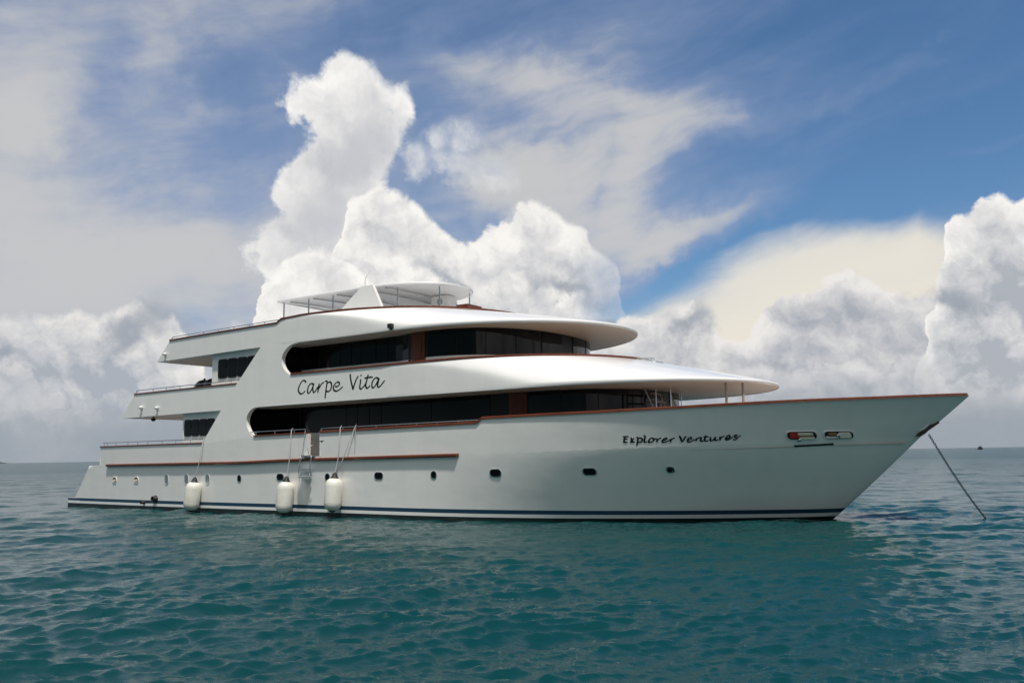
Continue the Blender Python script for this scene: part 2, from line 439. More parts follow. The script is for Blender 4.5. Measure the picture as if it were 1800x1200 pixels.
# ------------------------------------------------------------------ sea
def make_sea():
    rng = np.random.default_rng(7)
    half = rad(50)
    a = np.concatenate([np.arange(-half, half, rad(.13)), np.arange(half, 2 * math.pi - half, rad(3.0))])
    r = [2.5]
    while r[-1] < 170: r.append(r[-1] * 1.0042)
    while r[-1] < 30000: r.append(r[-1] * 1.05)
    r = np.array(r)
    A, R = np.meshgrid(a, r)
    hx = np.sin(A) * Rh.x + np.cos(A) * Dh.x; hy = np.sin(A) * Rh.y + np.cos(A) * Dh.y
    X = CAM.x + R * hx; Y = CAM.y + R * hy
    space = np.maximum(R * .0042, R * rad(.13))                 # mesh spacing: shorter waves fade out where it cannot carry them
    fade_far = np.clip((170 - R) / 60, 0, 1)
    Z = np.zeros_like(X); DX = np.zeros_like(X); DY = np.zeros_like(X)
    wind = HEAD + math.pi / 2 + rad(197)
    lam = np.geomspace(.13, 4.5, 140)
    for i, L in enumerate(lam):
        th = wind + rng.normal(0, .40 if L > .5 else .60); k = 2 * math.pi / L
        amp = .0030 * L ** (.42 if L < 1 else .70) * rng.uniform(.5, 1.35)
        if L < .55: amp *= 1.25
        w = np.clip((L / space - 2) / 2.2, 0, 1) * fade_far
        ph = k * (X * math.cos(th) + Y * math.sin(th)) + rng.uniform(0, 6.283)
        Z += amp * w * np.cos(ph)
        DX -= amp * .75 * w * np.sin(ph) * math.cos(th); DY -= amp * .75 * w * np.sin(ph) * math.sin(th)
    # patches of wind: livelier and calmer water
    g = 1 + .35 * np.sin(X * .21 + 1.3 * np.sin(Y * .13)) * np.sin(Y * .17 + 2 + np.sin(X * .11))
    Z = Z * g + .045; X = X + DX * g; Y = Y + DY * g
    n, m = A.shape
    v = np.stack([X, Y, Z], -1).reshape(-1, 3)
    i, j = np.meshgrid(np.arange(n - 1), np.arange(m), indexing='ij')
    j2 = (j + 1) % m
    f = np.stack([i * m + j, i * m + j2, (i + 1) * m + j2, (i + 1) * m + j], -1).reshape(-1, 4)
    cidx = len(v); v = np.vstack([v, [[CAM.x, CAM.y, 0]]])
    tri = np.stack([np.full(m, cidx), (np.arange(m) + 1) % m, np.arange(m)], -1)
    me = bpy.data.meshes.new('sea_water')
    me.vertices.add(len(v)); me.vertices.foreach_set('co', v.ravel())
    nl = f.size + tri.size
    me.loops.add(nl); me.loops.foreach_set('vertex_index', np.concatenate([f.ravel(), tri.ravel()]).astype(np.int32))
    me.polygons.add(len(f) + len(tri))
    me.polygons.foreach_set('loop_start', np.concatenate([np.arange(len(f)) * 4, f.size + np.arange(len(tri)) * 3]).astype(np.int32))
    me.polygons.foreach_set('use_smooth', np.ones(len(f) + len(tri), bool))
    me.update(calc_edges=True); me.validate()
    o = bpy.data.objects.new('sea_water', me); col.objects.link(o)
    tag(o, kind='structure')
    m = bpy.data.materials.new('sea_water'); m.use_nodes = True
    t = m.node_tree; p = t.nodes['Principled BSDF']
    p.inputs['IOR'].default_value = 1.333
    co = t.nodes.new('ShaderNodeTexCoord')
    def nz(scale, detail, rough=.55, sx=1., sy=1.):
        mp = t.nodes.new('ShaderNodeMapping'); mp.inputs['Scale'].default_value = (sx, sy, 1); mp.inputs['Rotation'].default_value = (0, 0, -HEAD)
        q = t.nodes.new('ShaderNodeTexNoise'); q.inputs['Scale'].default_value = scale; q.inputs['Detail'].default_value = detail; q.inputs['Roughness'].default_value = rough
        t.links.new(co.outputs['Object'], mp.inputs['Vector']); t.links.new(mp.outputs[0], q.inputs['Vector']); return q.outputs[0]
    x = t.nodes.new('ShaderNodeMix'); x.data_type = 'RGBA'
    ins = [s for s in x.inputs if s.type == 'RGBA']
    ins[0].default_value = (.0004, .032, .037, 1); ins[1].default_value = (.0007, .050, .049, 1)   # deeper and shallower patches
    t.links.new(nz(.045, 3), x.inputs[0])
    t.links.new([s for s in x.outputs if s.type == 'RGBA'][0], p.inputs['Base Color'])
    ln = t.nodes.new('ShaderNodeVectorMath'); ln.operation = 'DISTANCE'; ln.inputs[1].default_value = (34, -14, 0)
    t.links.new(co.outputs['Object'], ln.inputs[0])
    rr = t.nodes.new('ShaderNodeMapRange'); rr.inputs['From Min'].default_value = 15; rr.inputs['From Max'].default_value = 180
    rr.inputs['To Min'].default_value = .05; rr.inputs['To Max'].default_value = .26       # waves too small to model out there roughen the sheen
    t.links.new(ln.outputs['Value'], rr.inputs['Value']); t.links.new(rr.outputs[0], p.inputs['Roughness'])
    b1 = t.nodes.new('ShaderNodeBump'); b1.inputs['Strength'].default_value = 1; b1.inputs['Distance'].default_value = .016
    t.links.new(nz(9, 6, .62, .7, 1.8), b1.inputs['Height'])
    b2 = t.nodes.new('ShaderNodeBump'); b2.inputs['Strength'].default_value = 1; b2.inputs['Distance'].default_value = .045
    t.links.new(nz(1.3, 5, .6, .6, 1.8), b2.inputs['Height']); t.links.new(b1.outputs[0], b2.inputs['Normal'])
    rd = t.nodes.new('ShaderNodeMapRange'); rd.inputs['From Min'].default_value = 10; rd.inputs['From Max'].default_value = 120
    rd.inputs['To Min'].default_value = .02; rd.inputs['To Max'].default_value = .22
    t.links.new(ln.outputs['Value'], rd.inputs['Value']); t.links.new(rd.outputs[0], b2.inputs['Distance'])
    t.links.new(b2.outputs[0], p.inputs['Normal'])
    me.materials.append(m)
make_sea()
# ------------------------------------------------------------------ yacht: x from the stern, starboard side at -y, waterline at z = 0
def b(x):
    if x<16: return 5-.00273*(16-x)**2
    if x<21: return 5.
    return 5*(1-max(0,min(1,(x-21)/15.2))**3.1)
STEM=([-.8,.08,.26,.55,1.44,2.31,2.8,3.38],[31.5,32.55,32.76,33.08,34.04,34.94,35.55,36.22])
def stem(z): return float(np.interp(z,*STEM))
def zk(x): return float(np.interp(x,[0,3.9,12.8,15.2,22.8,26.6,30,34.95],[1.83,1.83,1.87,1.93,2.02,2.10,2.17,2.29]))
def zs(x): return float(np.interp(x,[0,10.6,13.6,23.54,23.72,27.3,29.7,32.4,34,36.2],[2.60,2.61,2.8,2.94,3.07,3.11,3.17,3.26,3.30,3.38]))
def hb(x,z):
    k=zk(x)
    if z<=k:
        w=max(0.,min(1.,z/k)); w2=w**1.35
        x0=20; p=2.1+1.*w2; mid=4.9+.07*w2
    else:
        w=min(1.,(z-k)/max(.1,zs(x)-k)); x0=20+w; p=3.1; mid=4.97+.03*w
    if x<16: mid-=.00273*(16-x)**2
    t=max(0.,min(1.,(x-x0)/(stem(z)-x0)))
    r=.30*max(0.,min(1.,(2.9-z)/1.0))+.06
    return (mid-r)*(1-t**p)+r*max(0.,1-t**22)**.5


def b_eave_u(x):
    if x < 21: return b(x)
    if x < 24: return 5 - .07 * (x - 21) / 3
    return 4.93 * max(0., 1 - ((x - 24) / 6.97) ** 2.6) ** (1 / 2.1)
def b_eave_s(x): return b(x) if x < 19 else 5 * max(0., 1 - ((x - 19) / 7.2) ** 2.35) ** (1 / 1.97)
def b_coam_s(x): return b(x) - .02 if x < 15.5 else 4.98 * max(0., 1 - ((x - 15.5) / 6.5) ** 2.6) ** .5
def b_coam_u(x): return b(x) - .02 if x < 20 else 4.98 * max(0., 1 - ((x - 20) / 7.0) ** 3) ** .5
def ze_s(x): return float(np.interp(x, [7.4, 15, 21, 26.2], [5.98, 6.05, 6.08, 6.12]))
def ze_u(x): return float(np.interp(x, [4.9, 13.6, 23, 31], [3.78, 3.86, 3.92, 3.96]))
def zc_s(x): return float(np.interp(x, [14.95, 16, 22], [6.96, 7.0, 7.0]))
def zc_u(x): return float(np.interp(x, [15.5, 20, 27], [4.92, 4.94, 4.98]))
def house_m(x): return 3.45 if x < 22.5 else 3.45 * max(0., 1 - ((x - 22.5) / 5.0) ** 4.5) ** (1 / 2.2)
def house_u(x): return 3.80 if x < 19.5 else (3.8 + .3 * min(1, (x - 19.5)) if x < 20.5 else 4.1 * max(0., 1 - ((x - 20.5) / 3.4) ** 2.8) ** (1 / 2.2))
def tip(x0, x1, n):
    """stations that crowd towards x1"""
    return [x0 + (x1 - x0) * math.sin(math.pi / 2 * i / n) for i in range(n + 1)]
def span(a, c, step=.4):
    n = max(1, int(math.ceil((c - a) / step))); return [a + (c - a) * i / n for i in range(n + 1)]

yacht = empty('motor_yacht')
tag(yacht, 'large white three-deck motor yacht with dark window bands and wooden rails, at anchor', 'yacht')

# --- hull shell, both sides, with the boarding gate left open on starboard
GATE = (16.36, 16.95)
NL = 23
def level(i, x):
    low = [-.8, -.3, 0, .09, float(np.interp(x, [15, 32], [.20, .135])), float(np.interp(x, [15, 32], [.30, .24])), float(np.interp(x, [15, 32], [.425, .36]))]
    k, top = zk(x), zs(x)
    if i < 7: return low[i]
    if i < 15: return low[6] + (k - low[6]) * ((i - 6) / 8)
    if i == 15: return k + .012
    return k + .11 + (top - k - .11) * ((i - 16) / 6)
def hull_rows(S):
    T = sorted(set(round(float(v), 5) for v in np.concatenate([np.linspace(0, .62, 46), .62 + .38 * np.sin(np.linspace(0, math.pi / 2, 46))])))
    rows = []
    for i in range(NL):
        xa = 1.05 if i <= 6 else (1.05 + 1.3 * (i - 6) / 8 if i < 15 else 3.27)
        xe = 34.
        for _ in range(12): xe = stem(level(i, xe))
        xs = [xa + (xe - xa) * q for q in T]
        if i >= 15:
            for g in GATE:
                j = min(range(len(xs)), key=lambda q: abs(xs[q] - g)); xs[j] = g
        rows.append([(x, S * hb(x, level(i, x)), level(i, x)) for x in xs])
    return rows
hs = MB()
for S in (-1, 1):
    rows = hull_rows(S)
    hs.grid(rows[:15], 'white', True, keys=lambda i, j: ('antifoul', 'antifoul', 'antifoul', 'antifoul', 'white', 'navy')[i] if i < 6 else 'white')
    hs.grid(rows[14:16], 'white', False)
    hs.grid(rows[15:], 'white', True, skip=lambda i, j: S < 0 and i >= 1 and GATE[0] < (rows[15 + i][j][0] + rows[15 + i][j + 1][0]) / 2 < GATE[1])
    y1 = hb(2.35, 1.83)
    hs.add([(2.35, S * y1, 1.83), (3.27, S * hb(3.27, 1.83), 1.83), (3.27, S * (y1 - .5), 1.83), (2.35, S * (y1 - .5), 1.83)], [(0, 1, 2, 3)], 'white')
    hs.add([(1.05, S * hb(1.05, .41), .41), (2.35, S * y1, 1.83), (2.35, S * (y1 - .5), 1.83), (1.05, S * (y1 - .5), .41)], [(0, 1, 2, 3)], 'white')
    hs.add([(2.35, S * (y1 - .5), 1.83), (2.95, S * (y1 - .5), 1.83), (2.95, S * (y1 - .5), .41), (1.05, S * (y1 - .5), .41)], [(0, 1, 2, 3)], 'white')
    xs = span(3.27, GATE[0] - .02) + span(GATE[1] + .02, 34.3)
    for a, c in zip(xs[:-1], xs[1:]):                      # inner face of the bulwark
        if abs(a - GATE[0] + .02) < 1e-6 and S < 0: continue
        ya, yc = (S * max(.04, hb(q, zs(q)) - .13) for q in (a, c))
        ka, kc = (S * max(.03, hb(q, zk(q)) - .13) for q in (a, c))
        hs.add([(a, ka, zk(a) + .02), (c, kc, zk(c) + .02), (c, yc, zs(c)), (a, ya, zs(a))], [(0, 1, 2, 3)], 'white')
    hs.add([(3.27, S * 4.55, 1.83), (3.27, S * 4.55, 2.6), (3.27, S * 4.42, 2.6), (3.27, S * 4.42, 1.83)], [(0, 1, 2, 3)], 'white')
hs.add([(1.05, -4.1, .41), (1.05, 4.1, .41), (1.05, 4.1, -.8), (1.05, -4.1, -.8)], [(0, 1, 2, 3)], 'white')
hs.add([(2.95, -4.0, .41), (2.95, 4.0, .41), (2.95, 4.0, 1.84), (2.95, -4.0, 1.84)], [(0, 1, 2, 3)], 'white')
hs.add([(3.3, -4.42, 1.83), (3.3, 4.42, 1.83), (3.3, 4.42, 2.6), (3.3, -4.42, 2.6)], [(0, 1, 2, 3)], 'white')
hull = hs.build('hull', yacht, fix=False, weld=True)
# gate jambs and sill
g = MB()
for gx, d in ((GATE[0], -.05), (GATE[1], .05)):
    y = hb(gx, 2.4)
    g.box(min(gx, gx + d), max(gx, gx + d), -y + .004, -y + .16, 2.05, zs(gx) - .01, 'white')
g.box(GATE[0], GATE[1], -hb(16.6, 2) + .01, -hb(16.6, 2) + .2, 2.0, 2.055, 'teak')
g.build('gate_frame', yacht)

# --- swim platform
mb = MB()
def plat(z): return [(.43, -4.2, z), (.46, -4.27, z), (1.3, -hb(1.3, z) - .02, z), (2.95, -4.3, z), (2.95, 4.3, z), (1.3, hb(1.3, z) + .02, z), (.46, 4.27, z), (.43, 4.2, z)]
mb.grid([plat(.02), plat(.20), plat(.31), plat(.415)], 'white', False, True, keys=lambda i, j: ('antifoul', 'white', 'navy')[i])
mb.add(plat(.415), [tuple(range(8))], 'teak')
mb.build('swim_platform', yacht)

# --- rub rail along the side
for S in (-1, 1):
    mb = MB(); rows = []
    for x in [3.86, 3.9] + span(4, 22.6) + [22.78, 22.83]:
        z = zk(x) + .0; y = hb(x, z); k = .02 if x in (3.86, 22.83) else 1
        rows.append([(x, S * (y - .03), z - .055), (x, S * (y + .075 * k), z - .05), (x, S * (y + .10 * k), z - .02), (x, S * (y + .10 * k), z + .03), (x, S * (y + .07 * k), z + .055), (x, S * (y - .03), z + .06)])
    mb.grid(rows, 'wood', False, True); mb.build('rub_rail', yacht)

# --- decks
def deck(name, half, xs, z, key, under=None, thick=.1):
    mb = MB()
    top = [(x, -half(x), z(x)) for x in xs] + [(x, half(x), z(x)) for x in xs[::-1]]
    n = len(xs)
    mb.grid([[(x, y * half(x), z(x)) for y in (-1, -.5, 0, .5, 1)] for x in xs], key, False)
    if under: mb.grid([[(x, y * half(x), z(x) - thick) for y in (-1, -.5, 0, .5, 1)] for x in xs], under, False)
    return mb.build(name, yacht, fix=False)
deck('main_deck', lambda x: hb(x, zk(x)) - .05, span(2.96, 24) + tip(24.2, 34.6, 16), lambda x: 1.90 if x < 22 else 1.9 + .02 * (x - 22), 'teak')
xs_u = span(4.9, 20, .8) + tip(20.4, 30.96, 26)
xs_s = span(7.42, 15, .8) + tip(15.4, 26.18, 26)
deck('upper_deck', lambda x: max(0, b_eave_u(x) - .04), xs_u, lambda x: ze_u(x) + .012, 'soffit')
deck('upper_deck_floor', lambda x: b_coam_u(x) - .1 if x < 20 else max(0, b_coam_u(x) - .1), span(5.1, 20, .8) + tip(20.4, 26.9, 14), lambda x: 4.05, 'teak')
deck('sun_deck', lambda x: max(0, b_eave_s(x) - .04), xs_s, lambda x: ze_s(x) + .012, 'soffit')
deck('sun_deck_floor', lambda x: max(0, b_coam_s(x) - .1), span(7.7, 15.4, .8) + tip(15.8, 21.9, 14), lambda x: 6.2, 'canopy')

# --- the continuous side panel with its slanted pillars and the round ends of the openings
up_oval = catmull([(16.4, 6.05), (15.98, 6.05), (15.55, 6.01), (15.26, 5.89), (15.07, 5.70), (15.0, 5.50), (15.06, 5.27), (15.24, 5.06), (15.49, 4.925), (15.9, 4.925)], 4)[4:-4]
lo_oval = catmull([(14.2, 3.865), (13.75, 3.862), (13.45, 3.80), (13.26, 3.64), (13.17, 3.42), (13.21, 3.19), (13.36, 2.98), (13.6, 2.80), (14.0, 2.8)], 4)[4:-4]
LOFT_S, LOFT_U = 14.95, 20.0
outline = [(10.62, 2.605), (10.73, 2.75), (11.69, 3.83), (4.88, 3.78), (5.83, 4.73), (12.58, 4.77), (13.87, 6.045), (7.41, 5.975), (8.25, 6.77), (14.70, 6.83), (LOFT_S, 6.96), (LOFT_S, 6.052)] + up_oval + [(LOFT_U, 4.94), (LOFT_U, ze_u(LOFT_U))] + lo_oval + [(12.5, zs(12.5)), (11.5, zs(11.5))]
for S in (-1, 1):
    bm = bmesh.new()
    vs = [bm.verts.new((x, 0, z)) for x, z in outline]
    for tri in tessellate_polygon([[Vector((x, z, 0)) for x, z in outline]]):
        bm.faces.new([vs[i] for i in tri])
    for k in range(12, 52):
        bmesh.ops.bisect_plane(bm, geom=bm.verts[:] + bm.edges[:] + bm.faces[:], plane_co=(k * .4, 0, 0), plane_no=(1, 0, 0))
    r = bmesh.ops.extrude_face_region(bm, geom=bm.faces[:])
    inner = {v for v in r['geom'] if isinstance(v, bmesh.types.BMVert)}
    for v in bm.verts:
        v.co.y = S * (b(v.co.x) - (.17 if v in inner else 0))
    bmesh.ops.recalc_face_normals(bm, faces=bm.faces)
    me = bpy.data.meshes.new('side_panel'); bm.to_mesh(me); bm.free(); me.materials.append(M['white'])
    o = bpy.data.objects.new('side_panel', me); col.objects.link(o); o.parent = yacht
# raked bulwarks across the stern of the two upper decks
for (xa, za, xb, zb) in ((4.88, 3.78, 5.83, 4.73), (7.41, 5.975, 8.25, 6.77)):
    mb = MB()
    mb.prism([(xa, -b(xa) + .17, za), (xb, -b(xb) + .17, zb), (xb, b(xb) - .17, zb), (xa, b(xa) - .17, za)], (.17, 0, 0), 'white')
    mb.build('stern_bulwark', yacht)

# --- swept brows: from the eave's edge up and in to the wood-capped coaming
def brow(name, x0, xt, xc, be, bc, ze, zc, ga, gb, crown):
    E = span(x0, x0 + 2, .5)[:-1] + tip(x0 + 2, xt, 44); mb = MB()
    for S in (-1, 1):
        rows = []
        for x in E:
            ex, ey, z0 = x, be(x), ze(x)
            cx = x0 + (x - x0) * (xc - x0) / (xt - x0); cy = bc(cx); z1 = zc(cx)
            gg = max(0., min(1., (gb - x) / (gb - ga))); gg = gg * gg * (3 - 2 * gg)
            zr = z0 + .11
            nx, ny = (ex - cx), (ey - cy); L = math.hypot(nx, ny) or 1; nx, ny = nx / L, ny / L
            ins = min(.05, L * .3)
            r = [(ex - nx * ins, ey - ny * ins, z0), (ex - nx * ins * .2, ey - ny * ins * .2, z0 + .03), (ex, ey, z0 + .07), (ex - nx * ins * .15, ey - ny * ins * .15, zr)]
            p0 = np.array(r[-1]); p2 = np.array((cx, cy, z1))
            p1 = np.array((p0[0] + (p2[0] - p0[0]) * .06, p0[1] + (p2[1] - p0[1]) * .06, zr + (z1 - zr) * max(gg, crown)))
            for k in range(1, 13):
                t = k / 12; w = 1 + 2.2 * gg
                q = ((1 - t) ** 2 * p0 + 2 * t * (1 - t) * w * p1 + t * t * p2) / ((1 - t) ** 2 + 2 * t * (1 - t) * w + t * t)
                r.append(tuple(q))
            rows.append([(a, S * c, d) for a, c, d in r])
        mb.grid(rows, 'white', True)
    return mb.build(name, yacht, weld=True)
brow('sun_deck_brow', LOFT_S, 26.2, 22.0, b_eave_s, b_coam_s, ze_s, zc_s, 16.2, 22.6, .12)
brow('upper_deck_brow', LOFT_U, 30.97, 27.0, b_eave_u, b_coam_u, ze_u, zc_u, 20.6, 27.0, .10)
# inner face of the two coamings
for bc, zc, x0, xt, zf in ((b_coam_s, zc_s, LOFT_S, 22.0, 6.2), (b_coam_u, zc_u, LOFT_U, 27.0, 4.05)):
    mb = MB()
    xs = tip(x0, xt - .12, 30)
    path = [(x, -max(0, bc(x) - .12)) for x in xs] + [(x, max(0, bc(x) - .12)) for x in xs[::-1]]
    mb.grid([[(x, y, zf) for x, y in path], [(x, y, zc(x)) for x, y in path]], 'white', True)
    mb.build('coaming_lining', yacht)

# --- varnished wood caps
def cap(path, w=.13, h=.055, closed=False):
    mb = MB(); mb.bar(path, w, h, 'wood', closed); return mb.build('cap_rail', yacht)
def both(fn, xs, z): return [(x, -fn(x), z(x)) for x in xs] + [(x, fn(x), z(x)) for x in xs[::-1]]
for S in (-1, 1):
    cap([(x, S * (hb(x, zs(x)) - .04), zs(x)) for x in span(3.25, 10.6)], .13, .05)
cap([(5.83, -b(5.83) + .04, 4.73)] + [(x, -b(x) + .04, 4.73 + .04 * (x - 5.83) / 6.75) for x in span(6.2, 12.55)], .13, .05)
cap([(x, b(x) - .04, 4.73 + .04 * (x - 5.83) / 6.75) for x in span(5.83, 12.55)], .13, .05)
cap([(5.83, y, 4.73) for y in span(-4.5, 4.5, 1)], .13, .05); cap([(8.25, y, 6.77) for y in span(-4.6, 4.6, 1)], .13, .05)
xs = span(8.25, 14.7) + [14.95]
sd = [(x, -b(x) + .03, 6.77 + .06 * (x - 8.25) / 6.45 if x < 14.8 else 6.96) for x in xs] + [(x, -b_coam_s(x) + .03, zc_s(x)) for x in tip(15.2, 21.97, 40)]
cap(sd + [(x, -y, z) for x, y, z in sd[::-1]], .12, .06)
ud = [(15.50, -b(15.5) + .03, 4.925)] + [(x, -b(x) + .03, zc_u(x)) for x in span(15.6, 19.8)] + [(x, -b_coam_u(x) + .03, zc_u(x)) for x in tip(20.2, 26.97, 40)]
cap(ud + [(x, -y, z) for x, y, z in ud[::-1]], .12, .06)
cap([(x, -hb(x, zs(x)) + .03, zs(x)) for x in span(13.62, GATE[0] - .03)], .13, .05)
bow = [(x, -hb(x, zs(x)) + .03, zs(x)) for x in span(GATE[1] + .03, 23.5) + [23.54, 23.63, 23.72] + tip(24, 36.12, 40)]
cap(bow + [(x, -y, z) for x, y, z in bow[::-1]] + [(x, hb(x, zs(x)) - .03, zs(x)) for x in span(GATE[0], 13.62)[::-1]][:0], .13, .075)

# --- deckhouses
def house(name, half, xs, z0, zg, z1):
    mb = MB()
    p = [(x, -half(x)) for x in xs] + [(x, half(x)) for x in xs[::-1]]
    mb.grid([[(x, y, z0) for x, y in p], [(x, y, zg) for x, y in p], [(x, y, z1(x)) for x, y in p]], 'white', False, True, keys=lambda i, j: ('white', 'black')[i])
    return mb.build(name, yacht)
house('main_deckhouse', house_m, span(9.1, 22.4, 1.4) + tip(22.5, 27.49, 44), 1.9, 2.92, lambda x: ze_u(x) + .01)
house('upper_deckhouse', house_u, span(10.9, 19.5, 1.2) + [19.8, 20.1, 20.5] + tip(20.6, 23.89, 40), 4.05, 5.22, lambda x: ze_s(x) + .01)
for name, x0, x1, z0, ze in (('aft_saloon', 9.07, 13.0, 1.9, ze_u), ('aft_lounge', 10.84, 14.75, 4.05, ze_s)):
    mb = MB()
    for S in (-1, 1):
        mb.prism([(x0, S * (b(x0) - .19), z0), (x1, S * (b(x1) - .19), z0), (x1, S * (b(x1) - .19), ze(x1) + .01), (x0, S * (b(x0) - .19), ze(x0) + .01)], (0, -S * .1, 0), 'white')
    mb.box(x0 + .002, x0 + .1, -(b(x0) - .3), b(x0) - .3, z0, ze(x0) + .01, 'white')
    mb.box(x1 - .1, x1, -(b(x1) - .3), -3.4, z0, ze(x1) + .005, 'glass'); mb.box(x1 - .1, x1, 3.4, b(x1) - .3, z0, ze(x1) + .005, 'glass')
    mb.build(name, yacht)

def round_rect(cx, cz, w, h, r, n=5):
    out = []
    for (sx, sz, a0) in ((1, 1, 0), (-1, 1, 90), (-1, -1, 180), (1, -1, 270)):
        for k in range(n + 1):
            a = rad(a0 + 90 * k / n); out.append((cx + sx * (w / 2 - r) + r * math.cos(a), cz + sz * (h / 2 - r) + r * math.sin(a)))
    return out
# rounded windows of the aft rooms: black frame with a pane
for x0s, z0, z1 in (([9.21, 9.69, 10.17, 10.65], 2.92, 3.57), ([11.24, 11.81, 12.38, 12.95], 5.06, 5.80)):
    for S in (-1, 1):
        for x0 in x0s:
            w = .45 if z0 < 4 else .53
            cx = x0 + w / 2; y = b(cx) - .19
            mb = MB(); mb.prism([(x, S * (y - .02), z) for x, z in round_rect(cx, (z0 + z1) / 2, w, z1 - z0, .10)], (0, S * .05, 0), 'black'); f = mb.build('window', yacht)
            mb = MB(); mb.prism([(x, S * (y + .028), z) for x, z in round_rect(cx, (z0 + z1) / 2, w - .07, z1 - z0 - .07, .07)], (0, S * .01, 0), 'glass'); mb.build('pane', f)

def strip(name, half, xs, z0, z1, key, out=.02, S=-1, parent=None, smooth=True):
    """a panel that follows a wall's plan"""
    mb = MB(); rows = []
    for x in xs:
        y = half(x); d = .01
        t = Vector((2 * d, half(min(x + d, xs[-1])) - half(x - d), 0)) if x < xs[-1] else Vector((d, half(x) - half(x - d), 0))
        nrm = Vector((-t.y, t.x, 0)); nrm = nrm.normalized() if nrm.length else Vector((1, 0, 0))
        rows.append([(x + nrm.x * o, S * (y + nrm.y * o), z) for o, z in ((-.02, z0), (out, z0), (out, z1(x)), (-.02, z1(x)))])
    mb.grid(rows, key, smooth=False, closed=True)
    mb.add(rows[0], [(0, 1, 2, 3)], key); mb.add(rows[-1], [(3, 2, 1, 0)], key)
    return mb.build(name, parent or yacht)
# side glazing
for S in (-1, 1):
    e = [13.1, 13.80, 14.62, 16.71, 17.26, 17.83, 18.39, 20.6, 22.98]
    for a, c in zip(e[:-1], e[1:]): strip('window', house_m, span(a + .014, c - .014, .5), 2.94, lambda x: ze_u(x) - .01, 'glass', S=S)
    e = [14.9, 15.45, 16.19, 16.75, 17.28, 17.74, 18.44, 18.99, 20.06]
    for a, c in zip(e[:-1], e[1:]): strip('window', house_u, span(a + .014, c - .014, .5), 5.24, lambda x: ze_s(x) - .01, 'glass', S=S)
    # side doors and the dark opening beside the lower one
    strip('door_opening', house_m, [23.0, 23.35, 23.70], 1.95, lambda x: ze_u(x) - .012, 'black', .012, S)
    for half, x0, x1, z0, ze in ((house_m, 23.71, 24.36, 1.95, ze_u), (house_u, 20.20, 20.86, 4.1, ze_s)):
        d = strip('door', half, span(x0, x1, .2), z0, lambda x: ze(x) - .014, 'door', .045, S)
        w = (x1 - x0)
        strip('door_panel', half, span(x0 + .12 * w / .65, x1 - .12 * w / .65, .15), z0 + 1.0, lambda x: ze(x) - .18, 'door', .06, S, d)
        strip('door_panel', half, span(x0 + .12 * w / .65, x1 - .12 * w / .65, .15), z0 + .3, lambda x: z0 + .85, 'door', .06, S, d)
        mb = MB(); hx = x0 + .07; hy = S * (half(hx) + .075); mb.tube([(hx, hy, z0 + .92), (hx, hy, z0 + 1.08)], .012, 'steel'); mb.build('handle', d)
    strip('door_jamb', house_u, [20.08, 20.18], 4.1, lambda x: ze_s(x) - .012, 'black', .05, S)
    # curved glazing round the front
    e = [24.42, 25.5, 26.5, 27.1, 27.35, 27.495]
    for i, (a, c) in enumerate(zip(e[:-1], e[1:])): strip('front_window', house_m, tip(a + .012, c - (.01 if i < 4 else .002), 8), 2.55, lambda x: ze_u(x) - .012, 'glass', S=S)
    e = [20.95, 22.0, 22.8, 23.4, 23.75, 23.895]
    for i, (a, c) in enumerate(zip(e[:-1], e[1:])): strip('front_window', house_u, tip(a + .012, c - (.01 if i < 4 else .002), 8), 5.24, lambda x: ze_s(x) - .012, 'glass', S=S)

# --- sun-deck canopy, its arch, posts, beams and pylon
def b_can(x): return 2.22 if x < 16.2 else 2.22 * max(0., 1 - ((x - 16.2) / 3.25) ** 2.2) ** .5
mb = MB(); xs = span(11.55, 16, .6) + tip(16.2, 19.42, 26)
def can_row(x, inset, z, crown): return [(x, s * max(0, b_can(x) - inset), z + crown * (1 - s * s) * b_can(x) / 2.22) for s in (-1, -.8, -.5, 0, .5, .8, 1)]
mb.grid([can_row(x, .02, 8.44, .10) for x in xs], 'canopy', True)
mb.grid([can_row(x, .03, 8.345, .07) for x in xs], 'canopy', True)
ed = [(x, -b_can(x)) for x in xs] + [(x, b_can(x)) for x in xs[::-1]]
mb.grid([[(x, y * .986, 8.345) for x, y in ed], [(x, y * 1.006, 8.365) for x, y in ed], [(x, y * 1.006, 8.41) for x, y in ed], [(x, y * .99, 8.44) for x, y in ed]], 'canopy', False, True)
mb.build('sun_canopy', yacht, weld=True)
for x in (12.3, 13.6, 14.9, 16.4, 17.3):
    mb = MB(); mb.tube([(x, s * (b_can(x) - .06), 8.285 + .065 * (1 - s * s)) for s in [k / 8 - 1 for k in range(17)]], .03, 'steel'); mb.build('canopy_beam', yacht)
for x, y in ((11.82, 2.08), (13.25, 2.08), (14.6, 2.08), (17.6, 1.72), (19.0, .95)):
    for S in (-1, 1):
        mb = MB(); mb.tube([(x, S * y, 6.2), (x, S * y, 8.32)], .03, 'steel', 10); mb.lathe([(0, .09), (.02, .09), (.03, .03)], (x, S * y, 6.2), (0, 0, 1), 'steel', 12); mb.build('canopy_post', yacht)
for S in (-1, 1):
    mb = MB()
    mb.prism([(13.3, S * 2.32, 6.2), (18.0, S * 2.32, 6.2), (16.86, S * 2.30, 8.42), (16.3, S * 2.30, 8.42)], (0, -S * .14, 0), 'white')
    mb.build('canopy_arch', yacht)
mb = MB(); mb.tube([(16.45, -2.25, 8.36), (16.45, -2.25, 8.62), (16.48, -2.25, 8.76), (16.7, -2.25, 9.0)], [.028, .024, .014, .008], 'lamp'); mb.build('whip_antenna', yacht)
mb = MB(); mb.prism([(16.7, .75, 6.2), (18.75, .75, 6.2), (18.0, .75, 8.36), (17.3, .75, 8.36)], (0, .6, 0), 'white'); py = mb.build('canopy_pylon', yacht)
